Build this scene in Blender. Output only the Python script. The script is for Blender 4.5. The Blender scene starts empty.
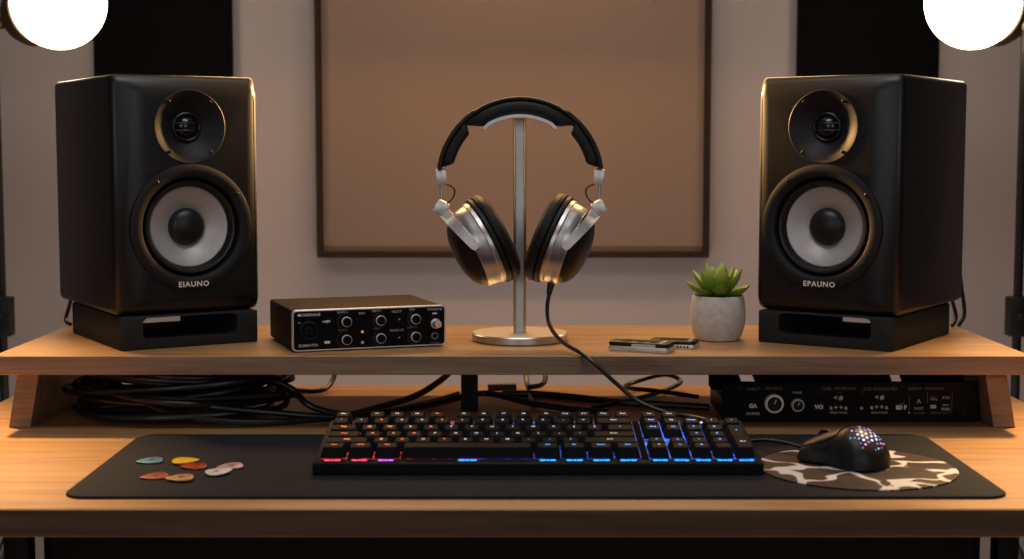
import bpy, bmesh, math, random
from mathutils import Vector, Matrix, Euler
random.seed(7)
R = math.radians
sc = bpy.context.scene
C = sc.collection

# ------------------------------------------------------------------ materials
def newmat(name):
    m = bpy.data.materials.new(name); m.use_nodes = True
    nt = m.node_tree
    return m, nt, nt.nodes['Principled BSDF']

def mat(name, col, rough=.5, metal=0., noise=0., nscale=60., bump=0., bscale=300., emit=None, estr=0., spec=None, coat=0.):
    m, nt, b = newmat(name)
    b.inputs['Base Color'].default_value = (*col, 1)
    b.inputs['Roughness'].default_value = rough
    b.inputs['Metallic'].default_value = metal
    if spec is not None: b.inputs['Specular IOR Level'].default_value = spec
    if coat: b.inputs['Coat Weight'].default_value = coat; b.inputs['Coat Roughness'].default_value = .15
    tc = nt.nodes.new('ShaderNodeTexCoord')
    if noise:
        n = nt.nodes.new('ShaderNodeTexNoise'); n.inputs['Scale'].default_value = nscale; n.inputs['Detail'].default_value = 4
        nt.links.new(tc.outputs['Object'], n.inputs['Vector'])
        cr = nt.nodes.new('ShaderNodeValToRGB')
        cr.color_ramp.elements[0].position = .3; cr.color_ramp.elements[1].position = .7
        cr.color_ramp.elements[0].color = (*[c*(1-noise) for c in col], 1)
        cr.color_ramp.elements[1].color = (*[min(1, c*(1+noise)) for c in col], 1)
        nt.links.new(n.outputs['Fac'], cr.inputs['Fac']); nt.links.new(cr.outputs['Color'], b.inputs['Base Color'])
    if bump:
        n2 = nt.nodes.new('ShaderNodeTexNoise'); n2.inputs['Scale'].default_value = bscale; n2.inputs['Detail'].default_value = 3
        nt.links.new(tc.outputs['Object'], n2.inputs['Vector'])
        bp = nt.nodes.new('ShaderNodeBump'); bp.inputs['Strength'].default_value = bump; bp.inputs['Distance'].default_value = .001
        nt.links.new(n2.outputs['Fac'], bp.inputs['Height']); nt.links.new(bp.outputs['Normal'], b.inputs['Normal'])
    if emit:
        b.inputs['Emission Color'].default_value = (*emit, 1); b.inputs['Emission Strength'].default_value = estr
    return m

def wood(name, dark, mid, light, rough=.42):
    m, nt, b = newmat(name)
    L = nt.links.new; N = nt.nodes.new
    tc = N('ShaderNodeTexCoord')
    mp = N('ShaderNodeMapping'); mp.inputs['Scale'].default_value = (1.6, 26, 26)
    L(tc.outputs['Object'], mp.inputs['Vector'])
    n = N('ShaderNodeTexNoise'); n.inputs['Scale'].default_value = 2.2; n.inputs['Detail'].default_value = 7; n.inputs['Roughness'].default_value = .62; n.inputs['Distortion'].default_value = .5
    L(mp.outputs[0], n.inputs['Vector'])
    mp2 = N('ShaderNodeMapping'); mp2.inputs['Scale'].default_value = (6, 220, 220)
    L(tc.outputs['Object'], mp2.inputs['Vector'])
    n2 = N('ShaderNodeTexNoise'); n2.inputs['Scale'].default_value = 2.; n2.inputs['Detail'].default_value = 3
    L(mp2.outputs[0], n2.inputs['Vector'])
    cr = N('ShaderNodeValToRGB'); e = cr.color_ramp.elements
    e[0].position = .3; e[0].color = (*dark, 1); e[1].position = .72; e[1].color = (*light, 1)
    k = e.new(.5); k.color = (*mid, 1)
    L(n.outputs['Fac'], cr.inputs['Fac'])
    cr2 = N('ShaderNodeValToRGB'); cr2.color_ramp.elements[0].position = .3; cr2.color_ramp.elements[0].color = (.72, .68, .64, 1)
    cr2.color_ramp.elements[1].position = .6; cr2.color_ramp.elements[1].color = (1, 1, 1, 1)
    L(n2.outputs['Fac'], cr2.inputs['Fac'])
    mx = N('ShaderNodeMix'); mx.data_type = 'RGBA'; mx.blend_type = 'MULTIPLY'; mx.inputs['Factor'].default_value = .8
    L(cr.outputs['Color'], mx.inputs['A']); L(cr2.outputs['Color'], mx.inputs['B'])
    L(mx.outputs['Result'], b.inputs['Base Color'])
    b.inputs['Roughness'].default_value = rough
    bp = N('ShaderNodeBump'); bp.inputs['Strength'].default_value = .12; bp.inputs['Distance'].default_value = .0006
    L(n2.outputs['Fac'], bp.inputs['Height']); L(bp.outputs['Normal'], b.inputs['Normal'])
    return m

def emis(name, col, s):
    return mat(name, tuple(c*.2 for c in col), .4, emit=col, estr=s)

M = {}
M['wood'] = wood('oak_wood', (.32, .165, .066), (.43, .238, .100), (.52, .305, .135))
M['wood_edge'] = wood('shaded_wood_edge', (.17, .100, .062), (.28, .172, .112), (.38, .245, .165), .55)  # same wood; dimmer light on shelf edges and legs put into the colour
M['wood_shaded'] = wood('shaded_wood_front', (.060, .030, .016), (.098, .050, .027), (.135, .072, .040), .55)  # same wood; shade on the desk's upright faces put into the colour
M['wall'] = mat('wall_paint', (.30, .245, .228), .9, noise=.05, nscale=3, bump=.15, bscale=120)
M['floor'] = mat('floor_boards', (.22, .16, .12), .6, noise=.2, nscale=8)
M['canvas'] = mat('canvas_fabric', (.215, .140, .097), .95, noise=.05, nscale=2.5, bump=.3, bscale=500)
M['frame'] = mat('frame_walnut', (.024, .012, .007), .6, noise=.2, nscale=30, spec=.12)
M['foam'] = mat('black_felt', (.0014, .0012, .0012), .95, noise=.2, nscale=200, spec=.1)
M['black_metal'] = mat('black_metal', (.006, .0058, .006), .5, noise=.1, nscale=200, spec=.3)
M['black_panel'] = mat('black_panel', (.004, .004, .004), .7, noise=.1)
M['cab'] = mat('speaker_vinyl', (.0055, .0055, .006), .36, noise=.06, nscale=400, bump=.05, bscale=1500)
M['wave'] = mat('waveguide_plastic', (.010, .010, .0105), .52, noise=.05, nscale=300, spec=.28)
M['flange'] = mat('driver_flange', (.010, .010, .0105), .52, noise=.05, nscale=300, spec=.28)
M['rubber'] = mat('rubber_surround', (.008, .008, .008), .38, noise=.05, nscale=300)
M['cap'] = mat('dust_cap', (.008, .008, .0085), .40, noise=.05, nscale=300)
M['dome'] = mat('tweeter_dome', (.008, .008, .009), .16, noise=.05, nscale=300)
M['foamblk'] = mat('pad_foam', (.0075, .008, .009), .75, noise=.15, nscale=500, bump=.25, bscale=900)
M['white'] = mat('white_print', (.78, .78, .78), .5, noise=.02)
M['printglow'] = mat('bright_print', (.8, .8, .78), .5, noise=.02)
M['greyprint'] = mat('grey_print', (.55, .54, .53), .5, noise=.02)
M['dimprint'] = mat('dim_print', (.17, .165, .16), .5, noise=.02)
M['silver'] = mat('brushed_aluminium', (.66, .65, .645), .36, metal=1, noise=.06, nscale=150)
M['silver_soft'] = mat('satin_aluminium', (.82, .81, .805), .42, metal=.85, noise=.05, nscale=150)
M['rim_glint'] = mat('rim_light_metal', (.86, .62, .33), .28, metal=1, noise=.05, nscale=150)  # warm rim light put into the metal's colour
M['leather'] = mat('black_leather', (.009, .0088, .0086), .48, noise=.15, nscale=200, bump=.35, bscale=700, spec=.3)
M['blackgloss'] = mat('black_gloss', (.010, .0092, .0085), .42, noise=.05, nscale=200, spec=.35)
M['case'] = mat('anodised_case', (.020, .013, .010), .6, metal=.0, spec=.1, noise=.08, nscale=300)
M['panel'] = mat('panel_black', (.002, .002, .0023), .5, noise=.1, nscale=300, spec=.12)
M['knob'] = mat('knob_black', (.003, .003, .003), .5, noise=.1, nscale=300, spec=.12)
M['knobrim'] = mat('knob_rim', (.80, .79, .77), .45, metal=.15, noise=.05, nscale=300)
M['mat'] = mat('desk_mat_cloth', (.0170, .0185, .0235), .85, noise=.15, nscale=900, bump=.2, bscale=1500, spec=.15)
M['cable'] = mat('cable_rubber', (.010, .010, .010), .36, noise=.1, nscale=100)
M['wire'] = mat('thin_wire', (.02, .014, .01), .4, noise=.1, nscale=100)
M['keycap'] = mat('keycap_plastic', (.0095, .0100, .0115), .5, noise=.08, nscale=500, spec=.03)
M['kbcase'] = mat('keyboard_case', (.009, .009, .0095), .5, noise=.08, nscale=500, spec=.1)
M['mouse'] = mat('mouse_plastic', (.013, .0128, .013), .42, noise=.06, nscale=400, spec=.35)
M['mousedark'] = mat('mouse_side_rubber', (.009, .009, .009), .55, noise=.1, nscale=400)
M['concrete'] = mat('pot_concrete', (.62, .575, .55), .85, noise=.12, nscale=120, bump=.5, bscale=260)
M['soil'] = mat('soil', (.03, .02, .012), .95, noise=.4, nscale=300)
M['housing'] = mat('lamp_housing', (.05, .028, .012), .5, noise=.1, nscale=100)
M['blue'] = mat('pick_blue', (.10, .22, .33), .35, noise=.4, nscale=160)
M['yellow'] = mat('pick_yellow', (.72, .42, .015), .35, noise=.05, nscale=160)
M['red'] = mat('pick_red', (.30, .035, .02), .3, noise=.6, nscale=260)
M['coral'] = mat('pick_coral', (.33, .075, .045), .35, noise=.25, nscale=160)
M['tan'] = mat('pick_tan', (.44, .23, .10), .35, noise=.3, nscale=160)
M['ivory'] = mat('pick_white', (.60, .57, .60), .35, noise=.06, nscale=160)
M['pink'] = mat('pick_pink', (.46, .29, .30), .35, noise=.3, nscale=200)
M['pickmark'] = mat('pick_print', (.12, .05, .04), .5, noise=.2, nscale=200)
M['bulb'] = mat('lamp_bulb', (.9, .85, .75), .5, emit=(1, .80, .55), estr=13)
M['L_red'] = emis('legend_red', (1, .10, .06), 1.3)
M['L_orange'] = emis('legend_orange', (1, .33, .09), 1.3)
M['L_white'] = emis('legend_white', (.85, .80, .78), .75)
M['L_pale'] = emis('legend_pale_blue', (.45, .60, 1), .9)
M['L_blue'] = emis('legend_blue', (.06, .30, 1), 1.6)
M['G_red'] = emis('glow_red', (1, .06, .14), 1.6)
M['G_purple'] = emis('glow_purple', (.55, .12, .9), 1.6)
M['G_blue'] = emis('glow_blue', (.02, .26, 1), 2.4)
M['D_white'] = emis('dot_white', (.9, .82, 1), 1.15)
M['D_pink'] = emis('dot_pink', (.85, .35, .8), 1.2)
M['D_cyan'] = emis('dot_cyan', (.25, .75, .85), 1.0)
M['D_violet'] = emis('dot_violet', (.35, .25, .75), .8)
M['amber'] = emis('amber_led', (1, .45, .12), .5)

def cone_mat():
    m, nt, b = newmat('woofer_cone')
    N, L = nt.nodes.new, nt.links.new
    tc = N('ShaderNodeTexCoord')
    n = N('ShaderNodeTexNoise'); n.inputs['Scale'].default_value = 900; n.inputs['Detail'].default_value = 2
    L(tc.outputs['Object'], n.inputs['Vector'])
    cr = N('ShaderNodeValToRGB'); cr.color_ramp.elements[0].color = (.42, .41, .41, 1); cr.color_ramp.elements[1].color = (.60, .585, .58, 1)
    L(n.outputs['Fac'], cr.inputs['Fac']); L(cr.outputs['Color'], b.inputs['Base Color'])
    b.inputs['Roughness'].default_value = .42; b.inputs['Metallic'].default_value = .35
    return m
M['cone'] = cone_mat()

def leaf_mat():
    m, nt, b = newmat('succulent_leaf')
    N, L = nt.nodes.new, nt.links.new
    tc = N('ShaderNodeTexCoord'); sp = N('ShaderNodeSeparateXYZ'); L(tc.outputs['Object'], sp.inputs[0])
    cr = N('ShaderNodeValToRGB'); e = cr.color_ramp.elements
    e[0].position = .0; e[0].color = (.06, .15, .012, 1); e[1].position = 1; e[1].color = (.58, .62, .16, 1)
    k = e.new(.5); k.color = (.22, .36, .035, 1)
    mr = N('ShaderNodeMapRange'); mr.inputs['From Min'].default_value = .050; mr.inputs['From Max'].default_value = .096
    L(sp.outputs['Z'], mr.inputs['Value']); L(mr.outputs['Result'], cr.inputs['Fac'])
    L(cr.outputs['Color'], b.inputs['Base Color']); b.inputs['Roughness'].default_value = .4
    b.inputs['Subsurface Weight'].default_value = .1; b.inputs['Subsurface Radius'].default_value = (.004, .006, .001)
    return m
M['leaf'] = leaf_mat()

def plate_mat():
    m, nt, b = newmat('backlit_plate')
    N, L = nt.nodes.new, nt.links.new
    tc = N('ShaderNodeTexCoord'); sp = N('ShaderNodeSeparateXYZ'); L(tc.outputs['Object'], sp.inputs[0])
    mr = N('ShaderNodeMapRange'); mr.inputs['From Min'].default_value = -.21; mr.inputs['From Max'].default_value = .21
    L(sp.outputs['X'], mr.inputs['Value'])
    cr = N('ShaderNodeValToRGB'); e = cr.color_ramp.elements
    e[0].position = 0; e[0].color = (1, .03, .06, 1); e[1].position = 1; e[1].color = (.0, .12, 1, 1)
    for p_, c_ in ((.22, (1, .03, .10, 1)), (.33, (.35, .04, .45, 1)), (.42, (.03, .10, .9, 1)), (.72, (0, .16, 1, 1))):
        k = e.new(p_); k.color = c_
    L(mr.outputs['Result'], cr.inputs['Fac'])
    st = N('ShaderNodeValToRGB'); s = st.color_ramp.elements
    s[0].position = 0; s[0].color = (.5, .5, .5, 1); s[1].position = .8; s[1].color = (1, 1, 1, 1)
    k = s.new(.5); k.color = (.4, .4, .4, 1); k = s.new(.72); k.color = (.45, .45, .45, 1)
    L(mr.outputs['Result'], st.inputs['Fac'])
    n = N('ShaderNodeTexNoise'); n.inputs['Scale'].default_value = 130; L(tc.outputs['Object'], n.inputs['Vector'])
    mr2 = N('ShaderNodeMapRange'); mr2.inputs['From Min'].default_value = .42; mr2.inputs['From Max'].default_value = .65; mr2.inputs['To Min'].default_value = .1; mr2.inputs['To Max'].default_value = 2.2
    L(n.outputs['Fac'], mr2.inputs['Value'])
    mu = N('ShaderNodeMath'); mu.operation = 'MULTIPLY'; L(st.outputs['Color'], mu.inputs[0]); L(mr2.outputs['Result'], mu.inputs[1])
    b.inputs['Base Color'].default_value = (.01, .01, .01, 1)
    L(cr.outputs['Color'], b.inputs['Emission Color']); L(mu.outputs[0], b.inputs['Emission Strength'])
    return m
M['plate'] = plate_mat()

def disc_mat():
    m, nt, b = newmat('marbled_print')
    N, L = nt.nodes.new, nt.links.new
    tc = N('ShaderNodeTexCoord')
    n = N('ShaderNodeTexNoise'); n.inputs['Scale'].default_value = 11; n.inputs['Detail'].default_value = 2
    L(tc.outputs['Object'], n.inputs['Vector'])
    ad = N('ShaderNodeMixRGB'); ad.blend_type = 'ADD'; ad.inputs['Fac'].default_value = .13
    L(tc.outputs['Object'], ad.inputs['Color1']); L(n.outputs['Color'], ad.inputs['Color2'])
    mp = N('ShaderNodeMapping'); mp.inputs['Scale'].default_value = (1, 1.35, 1); mp.inputs['Rotation'].default_value = (0, 0, R(20))
    mp.inputs['Location'].default_value = (.013, .02, 0)
    L(ad.outputs['Color'], mp.inputs['Vector'])
    v = N('ShaderNodeTexVoronoi'); v.feature = 'DISTANCE_TO_EDGE'; v.voronoi_dimensions = '2D'; v.inputs['Scale'].default_value = 15
    L(mp.outputs[0], v.inputs['Vector'])
    cr = N('ShaderNodeValToRGB'); e = cr.color_ramp.elements
    e[0].position = .06; e[0].color = (.66, .64, .66, 1); e[1].position = .085; e[1].color = (.062, .038, .032, 1)
    k = e.new(.5); k.color = (.038, .027, .026, 1)
    n3 = N('ShaderNodeTexNoise'); n3.inputs['Scale'].default_value = 26; n3.inputs['Detail'].default_value = 1
    L(tc.outputs['Object'], n3.inputs['Vector'])
    mm = N('ShaderNodeMath'); mm.operation = 'MULTIPLY_ADD'; mm.inputs[1].default_value = .42; mm.inputs[2].default_value = -.205
    L(n3.outputs['Fac'], mm.inputs[0])
    m4 = N('ShaderNodeMath'); m4.operation = 'ADD'; L(v.outputs['Distance'], m4.inputs[0]); L(mm.outputs[0], m4.inputs[1])
    L(m4.outputs[0], cr.inputs['Fac'])
    L(cr.outputs['Color'], b.inputs['Base Color']); b.inputs['Roughness'].default_value = .6; b.inputs['Specular IOR Level'].default_value = .15
    return m
M['disc'] = disc_mat()

# ------------------------------------------------------------------ mesh builder
def catmull(pts, n=8):
    pts = [Vector(p) for p in pts]; out = []
    P = [pts[0]*2-pts[1]] + pts + [pts[-1]*2-pts[-2]]
    for i in range(1, len(P)-2):
        a, b, c, d = P[i-1:i+3]
        for k in range(n):
            t = k/n
            out.append(.5*((2*b)+(c-a)*t+(2*a-5*b+4*c-d)*t*t+(3*b-a-3*c+d)*t**3))
    out.append(pts[-1]); return out

class MB:
    def __init__(s): s.bm = bmesh.new()
    def _take(s, b2, mi, T):
        if T is not None:
            b2.transform(T)
            if T.to_3x3().determinant() < 0: bmesh.ops.reverse_faces(b2, faces=list(b2.faces))
        for f in b2.faces: f.material_index = mi
        me = bpy.data.meshes.new('tmp'); b2.to_mesh(me); b2.free(); s.bm.from_mesh(me); bpy.data.meshes.remove(me)
        return s
    def box(s, x0, y0, z0, x1, y1, z1, bev=0., seg=2, mi=0, T=None):
        b = bmesh.new(); bmesh.ops.create_cube(b, size=1)
        for v in b.verts: v.co = Vector(((x0+x1)/2+v.co.x*(x1-x0), (y0+y1)/2+v.co.y*(y1-y0), (z0+z1)/2+v.co.z*(z1-z0)))
        if bev: bmesh.ops.bevel(b, geom=list(b.edges), offset=bev, segments=seg, profile=.5, affect='EDGES')
        return s._take(b, mi, T)
    def lathe(s, prof, seg=48, mi=0, T=None):
        b = bmesh.new(); rings = []
        for r, h in prof:
            if r < 1e-6: rings.append([b.verts.new((0, 0, h))])
            else: rings.append([b.verts.new((r*math.cos(2*math.pi*k/seg), r*math.sin(2*math.pi*k/seg), h)) for k in range(seg)])
        for A, B in zip(rings, rings[1:]):
            for k in range(seg):
                a0, a1 = A[k % len(A)], A[(k+1) % len(A)]; b0, b1 = B[k % len(B)], B[(k+1) % len(B)]
                vs = []
                for v in (a0, a1, b1, b0):
                    if v not in vs: vs.append(v)
                if len(vs) > 2: b.faces.new(vs)
        bmesh.ops.recalc_face_normals(b, faces=list(b.faces))
        return s._take(b, mi, T)
    def tube(s, pts, r, seg=10, mi=0, n=8, T=None, smooth=True, flat=None):
        P = catmull(pts, n) if smooth else [Vector(p) for p in pts]
        b = bmesh.new(); rings = []; up = None
        for i, p in enumerate(P):
            t = (P[min(i+1, len(P)-1)]-P[max(i-1, 0)]).normalized()
            if up is None: up = t.orthogonal().normalized()
            up = (up-t*up.dot(t))
            up = up.normalized() if up.length > 1e-6 else t.orthogonal().normalized()
            sd = t.cross(up)
            rr = r[i*len(r)//len(P)] if isinstance(r, (list, tuple)) else r
            rings.append([b.verts.new(p+up*(rr*math.cos(2*math.pi*k/seg))+sd*(rr*math.sin(2*math.pi*k/seg))) for k in range(seg)])
        for A, B in zip(rings, rings[1:]):
            for k in range(seg): b.faces.new((A[k], A[(k+1) % seg], B[(k+1) % seg], B[k]))
        b.faces.new(rings[0][::-1]); b.faces.new(rings[-1])
        bmesh.ops.recalc_face_normals(b, faces=list(b.faces))
        return s._take(b, mi, T)
    def prism(s, poly, z0, z1, bev=0., seg=2, mi=0, T=None, allbev=False):
        b = bmesh.new()
        lo = [b.verts.new((x, y, z0)) for x, y in poly]; hi = [b.verts.new((x, y, z1)) for x, y in poly]
        n = len(poly); fb = b.faces.new(lo[::-1]); ft = b.faces.new(hi)
        for k in range(n): b.faces.new((lo[k], lo[(k+1) % n], hi[(k+1) % n], hi[k]))
        bmesh.ops.recalc_face_normals(b, faces=list(b.faces))
        if bev:
            ed = list(b.edges) if allbev else list({e for f in (fb, ft) for e in f.edges})
            bmesh.ops.bevel(b, geom=ed, offset=bev, segments=seg, profile=.5, affect='EDGES')
        return s._take(b, mi, T)
    def sweep(s, secs, mi=0, T=None, close=True):
        """secs: list of rings (same count of points), skinned"""
        b = bmesh.new(); rings = [[b.verts.new(p) for p in r] for r in secs]; n = len(secs[0])
        for A, B in zip(rings, rings[1:]):
            for k in range(n): b.faces.new((A[k], A[(k+1) % n], B[(k+1) % n], B[k]))
        if close: b.faces.new(rings[0][::-1]); b.faces.new(rings[-1])
        bmesh.ops.recalc_face_normals(b, faces=list(b.faces))
        return s._take(b, mi, T)
    def text(s, body, size, mi=0, T=None, depth=.0001, align='CENTER', bold=0., sx=1., sp=1.):
        cu = bpy.data.curves.new('t', 'FONT'); cu.body = body; cu.size = size; cu.extrude = depth; cu.offset = bold
        cu.space_character = sp; cu.align_x = align; cu.align_y = 'CENTER'; cu.resolution_u = 2
        o = bpy.data.objects.new('t', cu); C.objects.link(o)
        dg = bpy.context.evaluated_depsgraph_get()
        me = bpy.data.meshes.new_from_object(o.evaluated_get(dg))
        b = bmesh.new(); b.from_mesh(me); bpy.data.objects.remove(o); bpy.data.curves.remove(cu); bpy.data.meshes.remove(me)
        if sx != 1.:
            for v in b.verts: v.co.x *= sx
        return s._take(b, mi, T)
    def build(s, name, mats, parent=None, loc=(0, 0, 0), rot=(0, 0, 0), smooth=35):
        me = bpy.data.meshes.new(name); s.bm.to_mesh(me); s.bm.free()
        for m in (mats if isinstance(mats, (list, tuple)) else [mats]): me.materials.append(M[m] if isinstance(m, str) else m)
        if smooth:
            for p in me.polygons: p.use_smooth = True
            me.set_sharp_from_angle(angle=R(smooth))
        o = bpy.data.objects.new(name, me); C.objects.link(o)
        o.location = loc; o.rotation_euler = rot
        if parent: o.parent = parent
        return o

def boolean(o, cutters):
    for c in cutters:
        md = o.modifiers.new('b', 'BOOLEAN'); md.object = c; md.operation = 'DIFFERENCE'; md.solver = 'EXACT'
    dg = bpy.context.evaluated_depsgraph_get()
    me = bpy.data.meshes.new_from_object(o.evaluated_get(dg))
    o.modifiers.clear(); o.data = me
    for c in cutters: bpy.data.objects.remove(c)
    for p in me.polygons: p.use_smooth = True
    me.set_sharp_from_angle(angle=R(32))

def tag(o, label, cat, group=None, kind=None):
    if label: o['label'] = label
    if cat: o['category'] = cat
    if group: o['group'] = group
    if kind: o['kind'] = kind
    return o
def thing(name, label, cat, loc=(0, 0, 0), rz=0., group=None, rx=0.):
    o = bpy.data.objects.new(name, None); C.objects.link(o); o.empty_display_size = .02
    o.location = loc; o.rotation_euler = (rx, 0, rz)
    return tag(o, label, cat, group)
def TR(x=0, y=0, z=0, rx=0, ry=0, rz=0, s=1):
    return Matrix.Translation((x, y, z)) @ Euler((rx, ry, rz)).to_matrix().to_4x4() @ Matrix.Scale(s, 4)
FRONT = lambda x, y, z: TR(x, y, z, rx=R(90))           # local z of the shape -> -y of the thing; text upright facing -y
def rrect(w, h, r, n=5, cx=0, cy=0):
    out = []
    for sx, sy, a0 in ((1, 1, 0), (-1, 1, 90), (-1, -1, 180), (1, -1, 270)):
        for k in range(n+1):
            a = R(a0+90*k/n); out.append((cx+sx*(w/2-r)+r*math.cos(a), cy+sy*(h/2-r)+r*math.sin(a)))
    return out
def axisM(p, z, xh=(0, 0, 1)):
    z = Vector(z).normalized(); x = Vector(xh); x = (x-z*x.dot(z)).normalized(); y = z.cross(x)
    m = Matrix((x, y, z)).transposed().to_4x4(); m.translation = Vector(p); return m

# ------------------------------------------------------------------ the setting
FZ = -.74
wb = MB().box(-2.6, 2.70, FZ, 2.6, 2.78, 1.9).build('wall_back', 'wall'); tag(wb, None, None, kind='structure')
fl = MB().box(-2.6, -.6, FZ-.05, 2.6, 2.70, FZ).build('floor', 'floor'); tag(fl, None, None, kind='structure')

# framed fabric panel
X0, X1, Z0, Z1 = -.352, .357, .126, 1.02
pn = thing('acoustic_panel', 'brown fabric wall panel in a dark wooden frame behind the headphones', 'wall panel', (.002, 2.70, Z0))
w = (X1-X0)/2; h = Z1-Z0
MB().box(-w+.010, -.020, .010, w-.010, -.0005, h-.010, .002).build('fabric_face', 'canvas', pn)
f = MB()
f.box(-w, -.034, 0, w, -.0005, .0105, .002); f.box(-w, -.034, h-.0105, w, -.0005, h, .002)
f.box(-w, -.034, .0105, -w+.0105, -.0005, h-.0105, .002); f.box(w-.0105, -.034, .0105, w, -.0005, h-.0105, .002)
f.build('frame', 'frame', pn)
for x0, x1, side in ((-.749, -.503, 'left'), (.513, .765, 'right')):
    o = MB().box(-(x1-x0)/2, -.03, 0, (x1-x0)/2, 0, 1.0, .004).build('absorber_panel', 'foam', loc=((x0+x1)/2, 2.70, .05))
    tag(o, 'tall matte black absorber panel on the wall behind the %s loudspeaker' % side, 'wall panel', 'black absorber panels')

# ------------------------------------------------------------------ desk
DX, DY0, DY1 = .6526, 1.3015, 2.003
desk = thing('desk', 'wide wooden desk carrying the raised shelf, desk mat and keyboard', 'desk', (0, 1.65, FZ))
d = MB().box(-DX, DY0-1.65, -FZ-.026, DX, DY1-1.65, -FZ, .0012, 1)
bmx = d.bm
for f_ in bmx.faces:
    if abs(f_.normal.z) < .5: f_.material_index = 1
d.build('desktop', ['wood', 'wood_shaded'], desk)
for sx in (-1, 1):
    for y in (-.30, .215):
        MB().box(sx*.634-.015, y-.015, 0, sx*.632+.015, y+.015, -FZ-.026, .002).build('leg', 'black_metal', desk)
MB().box(-.617, .262, .12, .617, .275, -FZ-.027, .001).build('modesty_panel', 'black_panel', desk)

# ------------------------------------------------------------------ raised shelf
SZ = .0872; ST = .0218; SY0, SY1 = 1.665, 1.960
shelf = thing('desk_shelf', 'low wooden riser shelf on slanted legs standing on the desk', 'shelf', (0, 1.81, 0))
d = MB().box(-.590, SY0-1.81, SZ-ST, .590, SY1-1.81, SZ, .0008, 1)
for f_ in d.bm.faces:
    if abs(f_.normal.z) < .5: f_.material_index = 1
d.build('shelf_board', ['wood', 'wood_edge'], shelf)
for sx in (-1, 1):
    t, b_ = SZ-ST, .0002
    poly = [(sx*.5570, b_), (sx*.5820, b_), (sx*.5700, t), (sx*.5450, t)]
    # front view polygon (x,z) extruded along y
    MB().prism(poly, -.12, .134, .0006, 1, T=Matrix(((1, 0, 0, 0), (0, 0, 1, 0), (0, 1, 0, 0), (0, 0, 0, 1)))).build('leg', 'wood_edge', shelf)
XZ = Matrix(((1, 0, 0, 0), (0, 0, 1, 0), (0, 1, 0, 0), (0, 0, 0, 1)))
sl = .012
for xa, xb in ((.240, .2665), (.2860, .4470), (.4655, .541)):  # added dark blocks; slanted gaps between them let the lit wall show
    zt_, zb_ = SZ-ST-.0001, .0335
    MB().prism([(xa+(sl if xa > .25 else 0), zb_), (xb+(sl if xb < .5 else 0), zb_), (xb, zt_), (xa, zt_)], -.055, -.020, .0004, 1, T=XZ).build('dark_filler', 'foam', shelf)
MB().box(-.0625, -.017, 0, -.042, .004, SZ-ST, .001).build('centre_post', 'black_metal', shelf)

# ------------------------------------------------------------------ isolation pads + studio monitors
def pad(cx, cy, yaw, side):
    o = MB().box(-.0845, -.1035, 0, .0845, .1055, .0395, .0025, 2).build('isolation_stand', 'foamblk', loc=(cx, cy, SZ), rot=(0, 0, yaw))
    c = MB().prism(rrect(.116, .0255, .007), -.2, .2, T=Matrix(((1, 0, 0, 0), (0, 0, 1, 0), (0, 1, 0, .0245), (0, 0, 0, 1)))).build('cut', 'foamblk', loc=(cx, cy, SZ), rot=(0, 0, yaw))
    c2 = MB().box(-.058, -.072, .0068, .058, .2, .0372).build('cut2', 'foamblk', loc=(cx, cy, SZ), rot=(0, 0, yaw))
    bpy.context.view_layer.update(); boolean(o, [c, c2])
    tag(o, 'black foam speaker stand with a wide slot under the %s loudspeaker' % side, 'speaker stand', 'speaker stands')

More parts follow.
